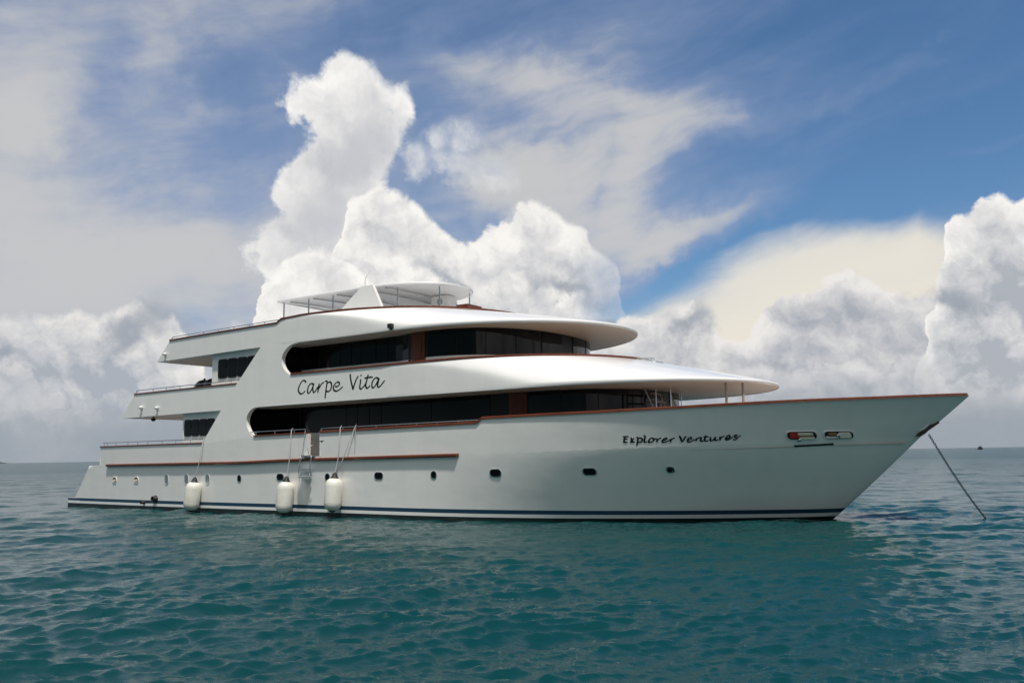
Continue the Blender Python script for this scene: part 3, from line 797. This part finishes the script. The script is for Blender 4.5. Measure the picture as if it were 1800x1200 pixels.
mb = MB(); mb.lathe([(0, .13), (.03, .13), (.035, .09), (.012, .085), (.012, 0)], (17.68, .75, 8.1), (0, -1, 0), 'dullsteel'); mb.build('round_speaker', py)
mb = MB(); mb.box(20.6, 21.1, -2.05, -1.2, 6.95, 7.27, 'wood'); mb.build('deck_box', yacht)

# --- handrails: tube plus its stanchions
def handrail(path, posts, r=.016, drop=.13, parent=None):
    mb = MB(); mb.tube(path, r, 'steel', 8); h = mb.build('handrail', yacht)
    P = [np.array(p) for p in path]
    for x in posts:
        for p, q in zip(P[:-1], P[1:]):
            if p[0] <= x <= q[0]:
                c = p + (q - p) * ((x - p[0]) / max(1e-6, q[0] - p[0]))
                mb = MB(); mb.tube([tuple(c - np.array((0, 0, drop))), tuple(c)], r * .8, 'steel', 6); mb.build('stanchion', h); break
for S in (-1, 1):
    sd_ = lambda x, z: (x, S * (b(x) - .05), z)
    handrail([sd_(x, 2.785) for x in span(3.4, 10.75)], [3.5, 3.76, 4.46, 5.4, 6.14, 6.89, 7.9, 8.83, 9.8, 10.6])
    handrail([sd_(5.85, 4.79)] + [sd_(x, 4.90 + .02 * (x - 5.9) / 7) for x in span(5.95, 12.72)], [7.12, 8.05, 9.0, 9.91, 11, 12.2], drop=.11)
    handrail([sd_(8.28, 6.83)] + [sd_(x, 6.92 + .05 * (x - 8.3) / 6.5) for x in span(8.4, 14.85)], [9.46, 10.42, 11.35, 12.26, 13.17, 14.0], drop=.09)
handrail([(x, -hb(x, 2.8) + .03, 2.97 + .008 * (x - 13.3)) for x in span(13.34, 16.26)], [13.7, 14.7, 15.69, 16.25], drop=.12)
handrail([(16.97, -hb(17, 2.8) + .03, 2.90)] + [(x, -hb(x, 2.8) + .03, 2.995 + .009 * (x - 17)) for x in span(17.02, 23.6)], [17.03, 18.01, 18.62, 19.5, 20.38, 21.2, 22.01, 22.84], drop=.1)
for p in ([(26.85, -.95, 4.93), (26.9, -.95, 5.0), (27.45, -.95, 4.97), (27.62, -.95, 4.78)], [(26.6, -.3, 4.98), (26.65, -.3, 5.06), (27.25, -.3, 5.04), (27.4, -.3, 4.86)]):
    mb = MB(); mb.tube(p, .018, 'steel'); mb.build('roof_handrail', yacht)
mb = MB(); mb.tube([(26.85, -.95, 4.97), (27.6, -.3, 4.88)], .02, 'dullsteel'); mb.tube([(26.9, -.8, 4.99), (27.2, -.3, 4.98)], .02, 'dullsteel'); mb.build('hatch_brace', yacht)

# --- foredeck posts and the companion ladder under the brow
for x, y in ((30.22, -2.0), (30.55, -1.5)):
    mb = MB(); mb.tube([(x, y, 2.05), (x, y, 3.98)], .037, 'post', 12); mb.build('eave_post', yacht)
lad = MB()
for y in (-1.95, -1.0, -.05): lad.tube([(27.62, y, 4.0), (28.5, y, 2.1)], .022, 'steel')
for x, y in ((28.02, -1.95), (28.3, -1.5), (28.05, -.05), (28.1, -1.0)): lad.tube([(x, y, 2.1), (x, y, 4.0)], .016, 'steel')
lad = lad.build('companion_ladder', yacht)
for i in range(7):
    x = 27.72 + .115 * i; z = 3.78 - .25 * i
    mb = MB(); mb.box(x - .12, x + .12, -1.9, -1.05, z - .02, z + .02, 'wood'); mb.build('tread', lad)

# --- port lights, vents, pipes, all set into the starboard side
def frame_at(x, z, half=hb):
    y = half(x, z); d = .05
    tx = Vector((2 * d, -(half(x + d, z) - half(x - d, z)), 0)).normalized()
    tz = Vector((0, -(half(x, z + d) - half(x, z - d)), 2 * d)).normalized()
    return Vector((x, -y, z)), tx, tz, tx.cross(tz).normalized()      # outward normal
def plate(poly, fr, a, c, key, name, parent):
    o, tx, tz, n = fr
    mb = MB(); mb.prism([o + tx * p + tz * q + n * a for p, q in poly], n * (c - a), key); return mb.build(name, parent)
def ring(poly, fr, w, a, c, key, name, parent):
    o, tx, tz, n = fr; L = [o + tx * p + tz * q for p, q in poly]; cen = sum(L, Vector()) / len(L)
    K = [p + (p - cen).normalized() * w for p in L]
    mb = MB(); mb.grid([[p + n * a for p in L], [p + n * c for p in L], [p + n * c for p in K], [p + n * a for p in K]], key, False, True); return mb.build(name, parent)
for S in (-1,):
    for x, z, w, h, key in ((15.0, 1.36, .32, .20, 'glass'), (19.61, 1.40, .32, .20, 'glass'), (24.07, 1.48, .34, .20, 'glass'), (26.94, 1.50, .36, .19, 'glass'),
                            (12.8, 1.31, .17, .21, 'glass'), (17.31, 1.36, .17, .21, 'glass'), (21.85, 1.43, .17, .19, 'glass'), (29.08, 1.53, .20, .16, 'glass')):
        fr = frame_at(x, z); p = round_rect(0, 0, w, h, min(w, h) / 2 * .92, 6)
        o = plate(p, fr, -.03, .006, key, 'porthole', yacht); ring(p, fr, .028, -.02, .016, 'steel', 'rim', o)
for x, z in ((4.47, 1.22), (6.14, 1.23)):
    fr = frame_at(x, z); p = round_rect(0, 0, .26, .20, .08)
    o = plate(p, fr, -.03, .005, 'tan', 'fairlead', yacht); ring(p, fr, .035, -.02, .022, 'lamp', 'rim', o)
    plate(round_rect(-.02, -.02, .13, .08, .03), fr, .005, .03, 'cream', 'rope_coil', o)
    plate(round_rect(0, .075, .24, .05, .02), fr, .005, .012, 'black', 'recess', o)
for x, z in ((8.29, 1.26), (9.61, 1.27), (10.93, 1.27)):
    fr = frame_at(x, z); p = round_rect(0, 0, .25, .38, .124, 7)
    o = plate(p, fr, -.03, .008, 'dullsteel', 'oval_vent', yacht); ring(p, fr, .02, -.02, .014, 'lamp', 'rim', o)
for x, z, r in ((7.56, .49, .115), (6.74, .335, .06)):
    o_, tx, tz, n = frame_at(x, z)
    mb = MB(); mb.lathe([(-.02, r * 1.25), (.02, r * 1.25), (.05, r), (.16, r), (.16, r * .8), (.0, r * .78), (.0, 0)], o_, n, 'rubber'); mb.build('exhaust_pipe', yacht)
# pockets in the bow with gear in them, and the black name board under them
for cx, x0 in ((32.38, 0), (33.20, 1)):
    fr = frame_at(cx, 2.395); o_, tx, tz, n = fr
    p = round_rect(0, 0, .80, .25, .115)
    o = plate(p, fr, -.05, .004, 'black', 'bow_pocket', yacht); ring(p, fr, .035, -.02, .02, 'lamp', 'rim', o)
    if not x0:
        plate(round_rect(-.22, .015, .22, .15, .03), fr, .006, .05, 'red', 'red_buoy', o)
        plate(round_rect(.10, .055, .40, .05, .02), fr, .006, .045, 'cream', 'rope_coil', o)
        plate(round_rect(.10, -.005, .42, .04, .018), fr, .006, .05, 'tan', 'rope_coil', o)
        plate(round_rect(.12, -.065, .40, .06, .02), fr, .006, .055, 'cream', 'rope_coil', o)
        mb = MB(); mb.lathe([(-.0, .05), (.05, .05), (.07, .03), (.07, 0)], o_ + tx * -.1 + tz * -.13, n, 'steel'); mb.build('roller', o)
    else:
        plate(round_rect(.16, .0, .34, .17, .05), fr, .006, .04, 'cream', 'rope_coil', o)
        plate(round_rect(-.16, .045, .24, .06, .02), fr, .006, .05, 'tan', 'rope_coil', o)
        plate(round_rect(-.2, -.06, .34, .05, .02), fr, .006, .05, 'lamp', 'rope_coil', o)
        mb = MB(); mb.lathe([(-.0, .05), (.06, .045), (.07, .03), (.07, 0)], o_ + tx * -.03 + tz * .0, n, 'steel'); mb.build('roller', o)
plate([(-.54, -.06), (.54, -.01), (.54, .045), (-.54, -.005)], frame_at(32.6, 2.14), -.03, .015, 'black', 'name_board', yacht)
# deck lamps and the camera dome
for x, z in ((8.04, 6.03), (6.47, 3.95), (7.62, 3.88)):
    o_, tx, tz, n = frame_at(x, z, lambda xx, zz: b(xx))
    mb = MB(); mb.tube([o_, o_ + n * .06, o_ + n * .07 + Up * .2], .012, 'lamp'); mb.lathe([(-.07, .02), (-.05, .06), (.05, .07), (.06, .0)], o_ + n * .08 + Up * .22, tx, 'lamp', 12); mb.build('deck_lamp', yacht)
mb = MB(); mb.lathe([(0, .03), (.06, .03), (.065, .09), (.12, .10), (.17, .07), (.2, .0)], (6.87, -4.5, 3.79), (0, 0, -1), 'rubber', 14); mb.build('camera_dome', yacht)
mb = MB(); mb.box(20.08, 20.24, -5.1, -4.96, 6.15, 6.29, 'black'); mb.box(20.14, 20.18, -5.04, -4.9, 6.1, 6.16, 'black'); mb.build('spotlight', yacht)
# anchor in its hawse at the stem
ap = MB(); ap.prism([(34.86, -.2, 2.33), (34.98, -.21, 2.44), (35.20, -.15, 2.62), (35.36, -.06, 2.67), (35.27, -.08, 2.57), (35.08, -.12, 2.39), (34.95, -.16, 2.31)], (0, -.05, 0), 'anchor')
ap.tube([(35.05, -.12, 2.45), (35.42, -.02, 2.72)], .05, 'anchor'); ap = ap.build('anchor', yacht)
mb = MB(); mb.prism([(34.88, -.26, 2.43), (35.00, -.255, 2.56), (35.17, -.24, 2.67), (35.22, -.22, 2.63), (35.10, -.235, 2.52), (34.98, -.25, 2.46)], (0, -.02, 0), 'lamp'); mb.build('anchor_fluke', ap)  # fluke plate in white: the anchor's bright highlight put into its colour

# --- lettering: pen strokes laid on the side
CARPE= [[(16.264,4.605),(16.231,4.662),(16.152,4.689),(16.059,4.656),(15.967,4.545),(15.907,4.438),(15.901,4.349),(15.95,4.269),(16.038,4.226),(16.131,4.249),(16.208,4.3),(16.239,4.326)],[(16.629,4.523),(16.559,4.56),(16.467,4.538),(16.391,4.455),(16.355,4.347),(16.365,4.258),(16.404,4.234),(16.473,4.264),(16.563,4.368),(16.63,4.485),(16.659,4.56)],[(16.644,4.539),(16.616,4.42),(16.618,4.321),(16.65,4.249),(16.719,4.272),(16.824,4.387),(16.891,4.448)],[(16.92,4.539),(16.891,4.426),(16.863,4.308),(16.857,4.221)],[(16.863,4.319),(16.93,4.402),(17.012,4.501),(17.094,4.556),(17.139,4.553)],[(17.176,4.594),(17.304,4.608)],[(17.304,4.608),(17.276,4.469),(17.242,4.298),(17.222,4.148),(17.202,4.009)],[(17.313,4.521),(17.394,4.565),(17.477,4.533),(17.508,4.445),(17.495,4.36),(17.429,4.267),(17.34,4.239),(17.265,4.259)],[(17.665,4.393),(17.783,4.387),(17.863,4.446),(17.862,4.51),(17.796,4.541),(17.708,4.509),(17.62,4.428),(17.592,4.333),(17.637,4.261),(17.734,4.234),(17.873,4.275),(17.989,4.343),(18.033,4.372)],[(18.376,4.777),(18.369,4.703),(18.407,4.531),(18.46,4.369),(18.5,4.24)],[(18.5,4.24),(18.539,4.354),(18.608,4.508),(18.679,4.62),(18.735,4.685)],[(18.842,4.568),(18.829,4.443),(18.802,4.329),(18.817,4.265),(18.86,4.242),(18.937,4.29),(19.035,4.368),(19.062,4.418)],[(18.857,4.72),(18.853,4.667)],[(19.179,4.704),(19.145,4.612),(19.104,4.489),(19.07,4.376),(19.077,4.303),(19.127,4.253),(19.189,4.276),(19.259,4.334)],[(19.005,4.589),(19.173,4.605),(19.382,4.608)],[(19.645,4.519),(19.576,4.564),(19.493,4.57),(19.41,4.512),(19.348,4.412),(19.342,4.309),(19.37,4.26),(19.426,4.262),(19.522,4.35),(19.604,4.469),(19.665,4.554)],[(19.651,4.529),(19.611,4.417),(19.591,4.315),(19.619,4.262),(19.687,4.279),(19.782,4.356),(19.864,4.433),(19.898,4.462)]]
EXPLORER= [[(28.043,2.448),(28.11,2.452),(28.197,2.45)],[(28.104,2.447),(28.067,2.37),(28.045,2.292)],[(28.045,2.292),(28.152,2.295)],[(28.079,2.38),(28.156,2.386)],[(28.242,2.413),(28.264,2.392),(28.27,2.334),(28.305,2.297),(28.347,2.312)],[(28.341,2.4),(28.283,2.355),(28.233,2.294),(28.225,2.273)],[(28.394,2.42),(28.455,2.424)],[(28.45,2.419),(28.421,2.331),(28.393,2.249),(28.377,2.208)],[(28.44,2.393),(28.493,2.407),(28.539,2.386),(28.542,2.339),(28.495,2.293),(28.435,2.295)],[(28.591,2.462),(28.647,2.466)],[(28.646,2.461),(28.613,2.379),(28.593,2.317),(28.609,2.291),(28.665,2.3)],[(28.855,2.379),(28.789,2.396),(28.721,2.346),(28.703,2.294),(28.74,2.278),(28.803,2.303),(28.851,2.353),(28.845,2.379)],[(28.864,2.374),(28.933,2.377)],[(28.943,2.377),(28.913,2.285)],[(28.923,2.321),(28.981,2.376),(29.048,2.395)],[(29.071,2.333),(29.14,2.342),(29.184,2.372),(29.148,2.388),(29.084,2.348),(29.056,2.298),(29.091,2.276),(29.171,2.295),(29.255,2.34)],[(29.285,2.37),(29.254,2.273)],[(29.264,2.304),(29.317,2.364),(29.388,2.388)],[(29.501,2.437),(29.528,2.401),(29.542,2.319),(29.554,2.277)],[(29.554,2.277),(29.615,2.358),(29.676,2.433)],[(29.704,2.331),(29.771,2.339),(29.802,2.38),(29.772,2.395),(29.714,2.356),(29.689,2.295),(29.723,2.272),(29.792,2.293),(29.875,2.342)],[(29.927,2.377),(29.889,2.291)],[(29.897,2.311),(29.963,2.371),(30.021,2.385),(30.036,2.365),(30.012,2.309),(30.04,2.283),(30.09,2.307)],[(30.166,2.443),(30.129,2.368),(30.113,2.307),(30.143,2.291),(30.201,2.31)],[(30.098,2.399),(30.228,2.406)],[(30.276,2.395),(30.249,2.325),(30.262,2.294),(30.32,2.313),(30.379,2.383)],[(30.391,2.398),(30.363,2.322),(30.391,2.301),(30.441,2.326)],[(30.5,2.401),(30.472,2.295)],[(30.482,2.33),(30.543,2.39),(30.602,2.414)],[(30.631,2.352),(30.7,2.361),(30.735,2.406),(30.703,2.427),(30.647,2.388),(30.623,2.332),(30.655,2.311),(30.722,2.335),(30.803,2.384)],[(30.906,2.413),(30.879,2.433),(30.845,2.419),(30.848,2.388),(30.883,2.357),(30.872,2.324),(30.829,2.311),(30.792,2.324)],[(30.885,2.368),(30.997,2.421)]]
def lettering(strokes, pen, half, off):
    mb = MB()
    for st in strokes:
        q = catmull(st, 5) if len(st) > 2 else [st[0], tuple((np.array(st[0]) + st[1]) / 2), st[1]]
        L, R_ = [], []
        for i, (x, z) in enumerate(q):
            a = np.array(q[min(i + 1, len(q) - 1)]) - np.array(q[max(i - 1, 0)]); a = a / (np.hypot(*a) or 1)
            slant = abs(a[0] * -.45 + a[1] * .9)                  # broad-nib pen: downstrokes are the thick ones
            w = pen * (.62 + .55 * slant) * (.75 if i in (0, len(q) - 1) else 1) / 2
            for lst, sg in ((L, 1), (R_, -1)):
                X, Z = x - a[1] * w * sg, z + a[0] * w * sg
                lst.append((X, -(half(X, Z) + off), Z))
        mb.grid([L, R_], 'letter', False)
    return mb
for strokes, counts, pen, half, off in ((CARPE, (1, 2, 2, 3, 1, 2, 2, 2, 2), .056, lambda x, z: b(x), .005), (EXPLORER, (4, 2, 3, 2, 2, 2, 1, 2, 2, 1, 2, 2, 2, 2, 1, 2), .046, hb, .006)):
    for n in counts:
        lettering(strokes[:n], pen, half, off).build('letter', yacht, fix=False); strokes = strokes[n:]

# ------------------------------------------------------------------ loose things on and around the yacht
def fender(x, z0, tilt, rope_top, label, both_ropes=False):
    y = -(hb(x, .7) + .33)
    mb = MB(); r = .29; h = 1.08
    prof = [(0, .02), (.0, .09), (.03, .16), (.09, .235), (.18, .28), (.28, r), (h - .28, r), (h - .18, .28), (h - .09, .235), (h - .03, .16), (h, .09), (h, .02)]
    ax = Vector((tilt, .05, 1)).normalized()
    mb.lathe(prof, (x - tilt * .5, y, z0), ax, 'fender', 28)
    o = mb.build('fender', None); tag(o, label, 'fender', 'white fenders hung along the yacht')
    top = Vector((x - tilt * .5, y, z0)) + ax * h
    mb = MB(); mb.lathe([(-.02, .15), (.04, .10), (.12, .075), (.17, .03), (.17, 0)], top, ax, 'rubber', 14); mb.build('end_fitting', o)
    mb = MB(); mb.lathe([(-.03, .12), (.03, .10), (.05, .0)], Vector((x - tilt * .5, y, z0)), -ax, 'rubber', 14); mb.build('end_fitting', o)
    e = Vector(rope_top); m1 = Vector((top.x + (e.x - top.x) * .48, -hb(x, 1.9) - .13, 1.93))
    mb = MB(); mb.tube([top + ax * .13, m1, e, e + Vector((0, .07, .06))], .017, 'rope', 6); mb.build('rope', o)
    if both_ropes:
        e2 = e + Vector((.67, .0, .01)); mb = MB(); mb.tube([top + ax * .13 + Vector((.04, 0, 0)), m1 + Vector((.22, 0, 0)), e2, e2 + Vector((0, .07, .06))], .016, 'rope', 6); mb.build('rope', o)
        mb = MB(); mb.tube([e2 + Vector((0, -.02, 0)), e2 + Vector((.06, -.03, -.25)), e2 + Vector((.03, -.03, -.55))], .012, 'rope', 6); mb.build('rope_tail', o)
fender(10.42, .12, .10, (10.76, -hb(10.76, 2.6) - .05, 2.80), 'white fender hanging from one rope below the slanted pillar, under the oval vents')
fender(15.55, .15, .06, (15.63, -hb(15.6, 2.8) - .05, 2.98), 'white fender just aft of the boarding ladder, in front of a rectangular porthole')
fender(17.86, .27, .04, (17.98, -hb(18, 2.8) - .05, 3.0), 'white fender on two ropes, on the bow side of the boarding ladder', True)

ld = empty('boarding_ladder', (16.4, -5.05, 1.4))
tag(ld, 'small steel boarding ladder hanging below the open side gate of the yacht', 'ladder')
inv = lambda p: (p[0] - 16.4, p[1] + 5.05, p[2] - 1.4)
for x in (16.2, 16.72):
    mb = MB(); mb.tube([inv(q) for q in ((x, -4.95, 2.12), (x, -5.13, 2.10), (x, -5.15, 1.95), (x - .07, -5.15, 1.5), (x - .02, -5.17, 1.42), (x + .1, -5.17, 1.44))], .018, 'steel', 8); mb.build('side_rail', ld)
for z in (1.62, 1.36):
    mb = MB(); mb.box(*[v - o for v, o in zip((16.17, 16.66), (16.4, 16.4))], -.17, .02, z - 1.42, z - 1.385, 'dullsteel'); mb.build('step', ld)
mb = MB(); mb.box(-.2, .35, -.09, .08, .66, .70, 'dullsteel'); mb.build('step', ld)
mb = MB(); mb.tube([inv((16.22, -5.1, 1.95)), inv((16.26, -5.07, 2.5)), inv((16.31, -5.04, 2.95))], .012, 'rope', 6); mb.build('rope', ld)

for x, y, sc, lab in ((8.55, -3.35, 1.0, 'dark domed deck grill with a black knob, behind the upper aft rail'), (9.3, -3.5, .95, 'dark domed deck grill close against the white corner of the upper aft room')):
    gr = empty('deck_grill', (x, y, 4.05)); tag(gr, lab, 'grill')
    mb = MB(); mb.lathe([(.70, .20 * sc), (.78, .33 * sc), (.92, .38 * sc), (.93, .0)], (0, 0, 0), (0, 0, 1), 'grillgrey', 20); mb.build('bowl', gr)
    mb = MB(); mb.lathe([(.93, .39 * sc), (1.05, .35 * sc), (1.17, .24 * sc), (1.22, .1), (1.23, 0)], (0, 0, 0), (0, 0, 1), 'grill', 20); mb.lathe([(1.22, .03), (1.27, .05), (1.30, .0)], (0, 0, 0), (0, 0, 1), 'black', 10); mb.build('lid', gr)
    for k in range(3):
        a = 2.1 * k + .4; mb = MB(); mb.tube([(.18 * math.cos(a), .18 * math.sin(a), .72), (.3 * math.cos(a), .3 * math.sin(a), 0)], .018, 'black'); mb.build('leg', gr)

# anchor chain: interlocked links from the hawse down to the water
mb = MB(); A, B_ = Vector((35.17, -.10, 2.37)), Vector((36.36, 1.92, -.25)); n = 44
for i in range(n):
    t = (i + .5) / n; p = A.lerp(B_, t) - Up * .12 * math.sin(math.pi * t)
    d = (B_ - A).normalized(); s1 = d.cross(Up).normalized(); s2 = d.cross(s1); a = s1 if i % 2 else s2
    h = (B_ - A).length / n * .66
    pts = [p + d * (h * math.cos(u)) + a * (.026 * math.sin(u)) for u in [2 * math.pi * k / 10 for k in range(11)]]
    mb.tube(pts, .010, 'chain', 6, False)
tag(mb.build('anchor_chain'), 'dark anchor chain running taut from the yacht bow down into the water', 'chain')

# ------------------------------------------------------------------ far away on the horizon
def at(px, dist):
    d = Fw + ImR * ((px - 900) / FPX); d.z = 0; d.normalize(); return CAM.x + d.x * dist, CAM.y + d.y * dist
bx, by = at(1707, 900)
fb = empty('distant_boat', (bx, by, 0)); fb.rotation_euler = (0, 0, HEAD + .4)
tag(fb, 'tiny dark working boat far off on the horizon beyond the yacht bow', 'boat')
mb = MB(); mb.grid([[(x, -w, z) for x, w, z in ((-3, .9, 1.2), (0, 1.1, .9), (3.4, .05, 1.7))], [(x, -w * .6, -.3) for x, w, z in ((-2.8, .9, 0), (0, 1.1, 0), (2.8, .05, 0))], [(x, w * .6, -.3) for x, w, z in ((-2.8, .9, 0), (0, 1.1, 0), (2.8, .05, 0))], [(x, w, z) for x, w, z in ((-3, .9, 1.2), (0, 1.1, .9), (3.4, .05, 1.7))]], 'farhull', False, True)
mb.build('hull', fb)
mb = MB(); mb.prism([(-1.6, -.8, .9), (1.3, -.8, .9), (1.0, -.8, 2.9), (-1.4, -.8, 2.9)], (0, 1.6, 0), 'farhull'); mb.build('cabin', fb)
mb = MB(); mb.tube([(.2, 0, 2.8), (.2, 0, 5.4)], .10, 'farcabin', 6); mb.tube([(-.7, 0, 4.4), (1.1, 0, 4.4)], .08, 'farcabin', 6); mb.build('mast', fb)

ix, iy = at(-25, 4200)
mb = MB(); rng = random.Random(3); rows = []
for i in range(41):
    s = i / 40; h = 15 * (1 - abs(2 * s - 1) ** 2.5) * (.75 + .5 * rng.random())
    cx, cy = ix + (s - .5) * 230 * Rh.x, iy + (s - .5) * 230 * Rh.y
    rows.append([(cx + Dh.x * q * 60, cy + Dh.y * q * 60, h * (1 - q * q) * (.8 + .3 * rng.random()) - .4) for q in (-1, -.6, -.2, .2, .6, 1)])
mb.grid(rows, 'bush', False); tag(mb.build('island'), kind='structure')
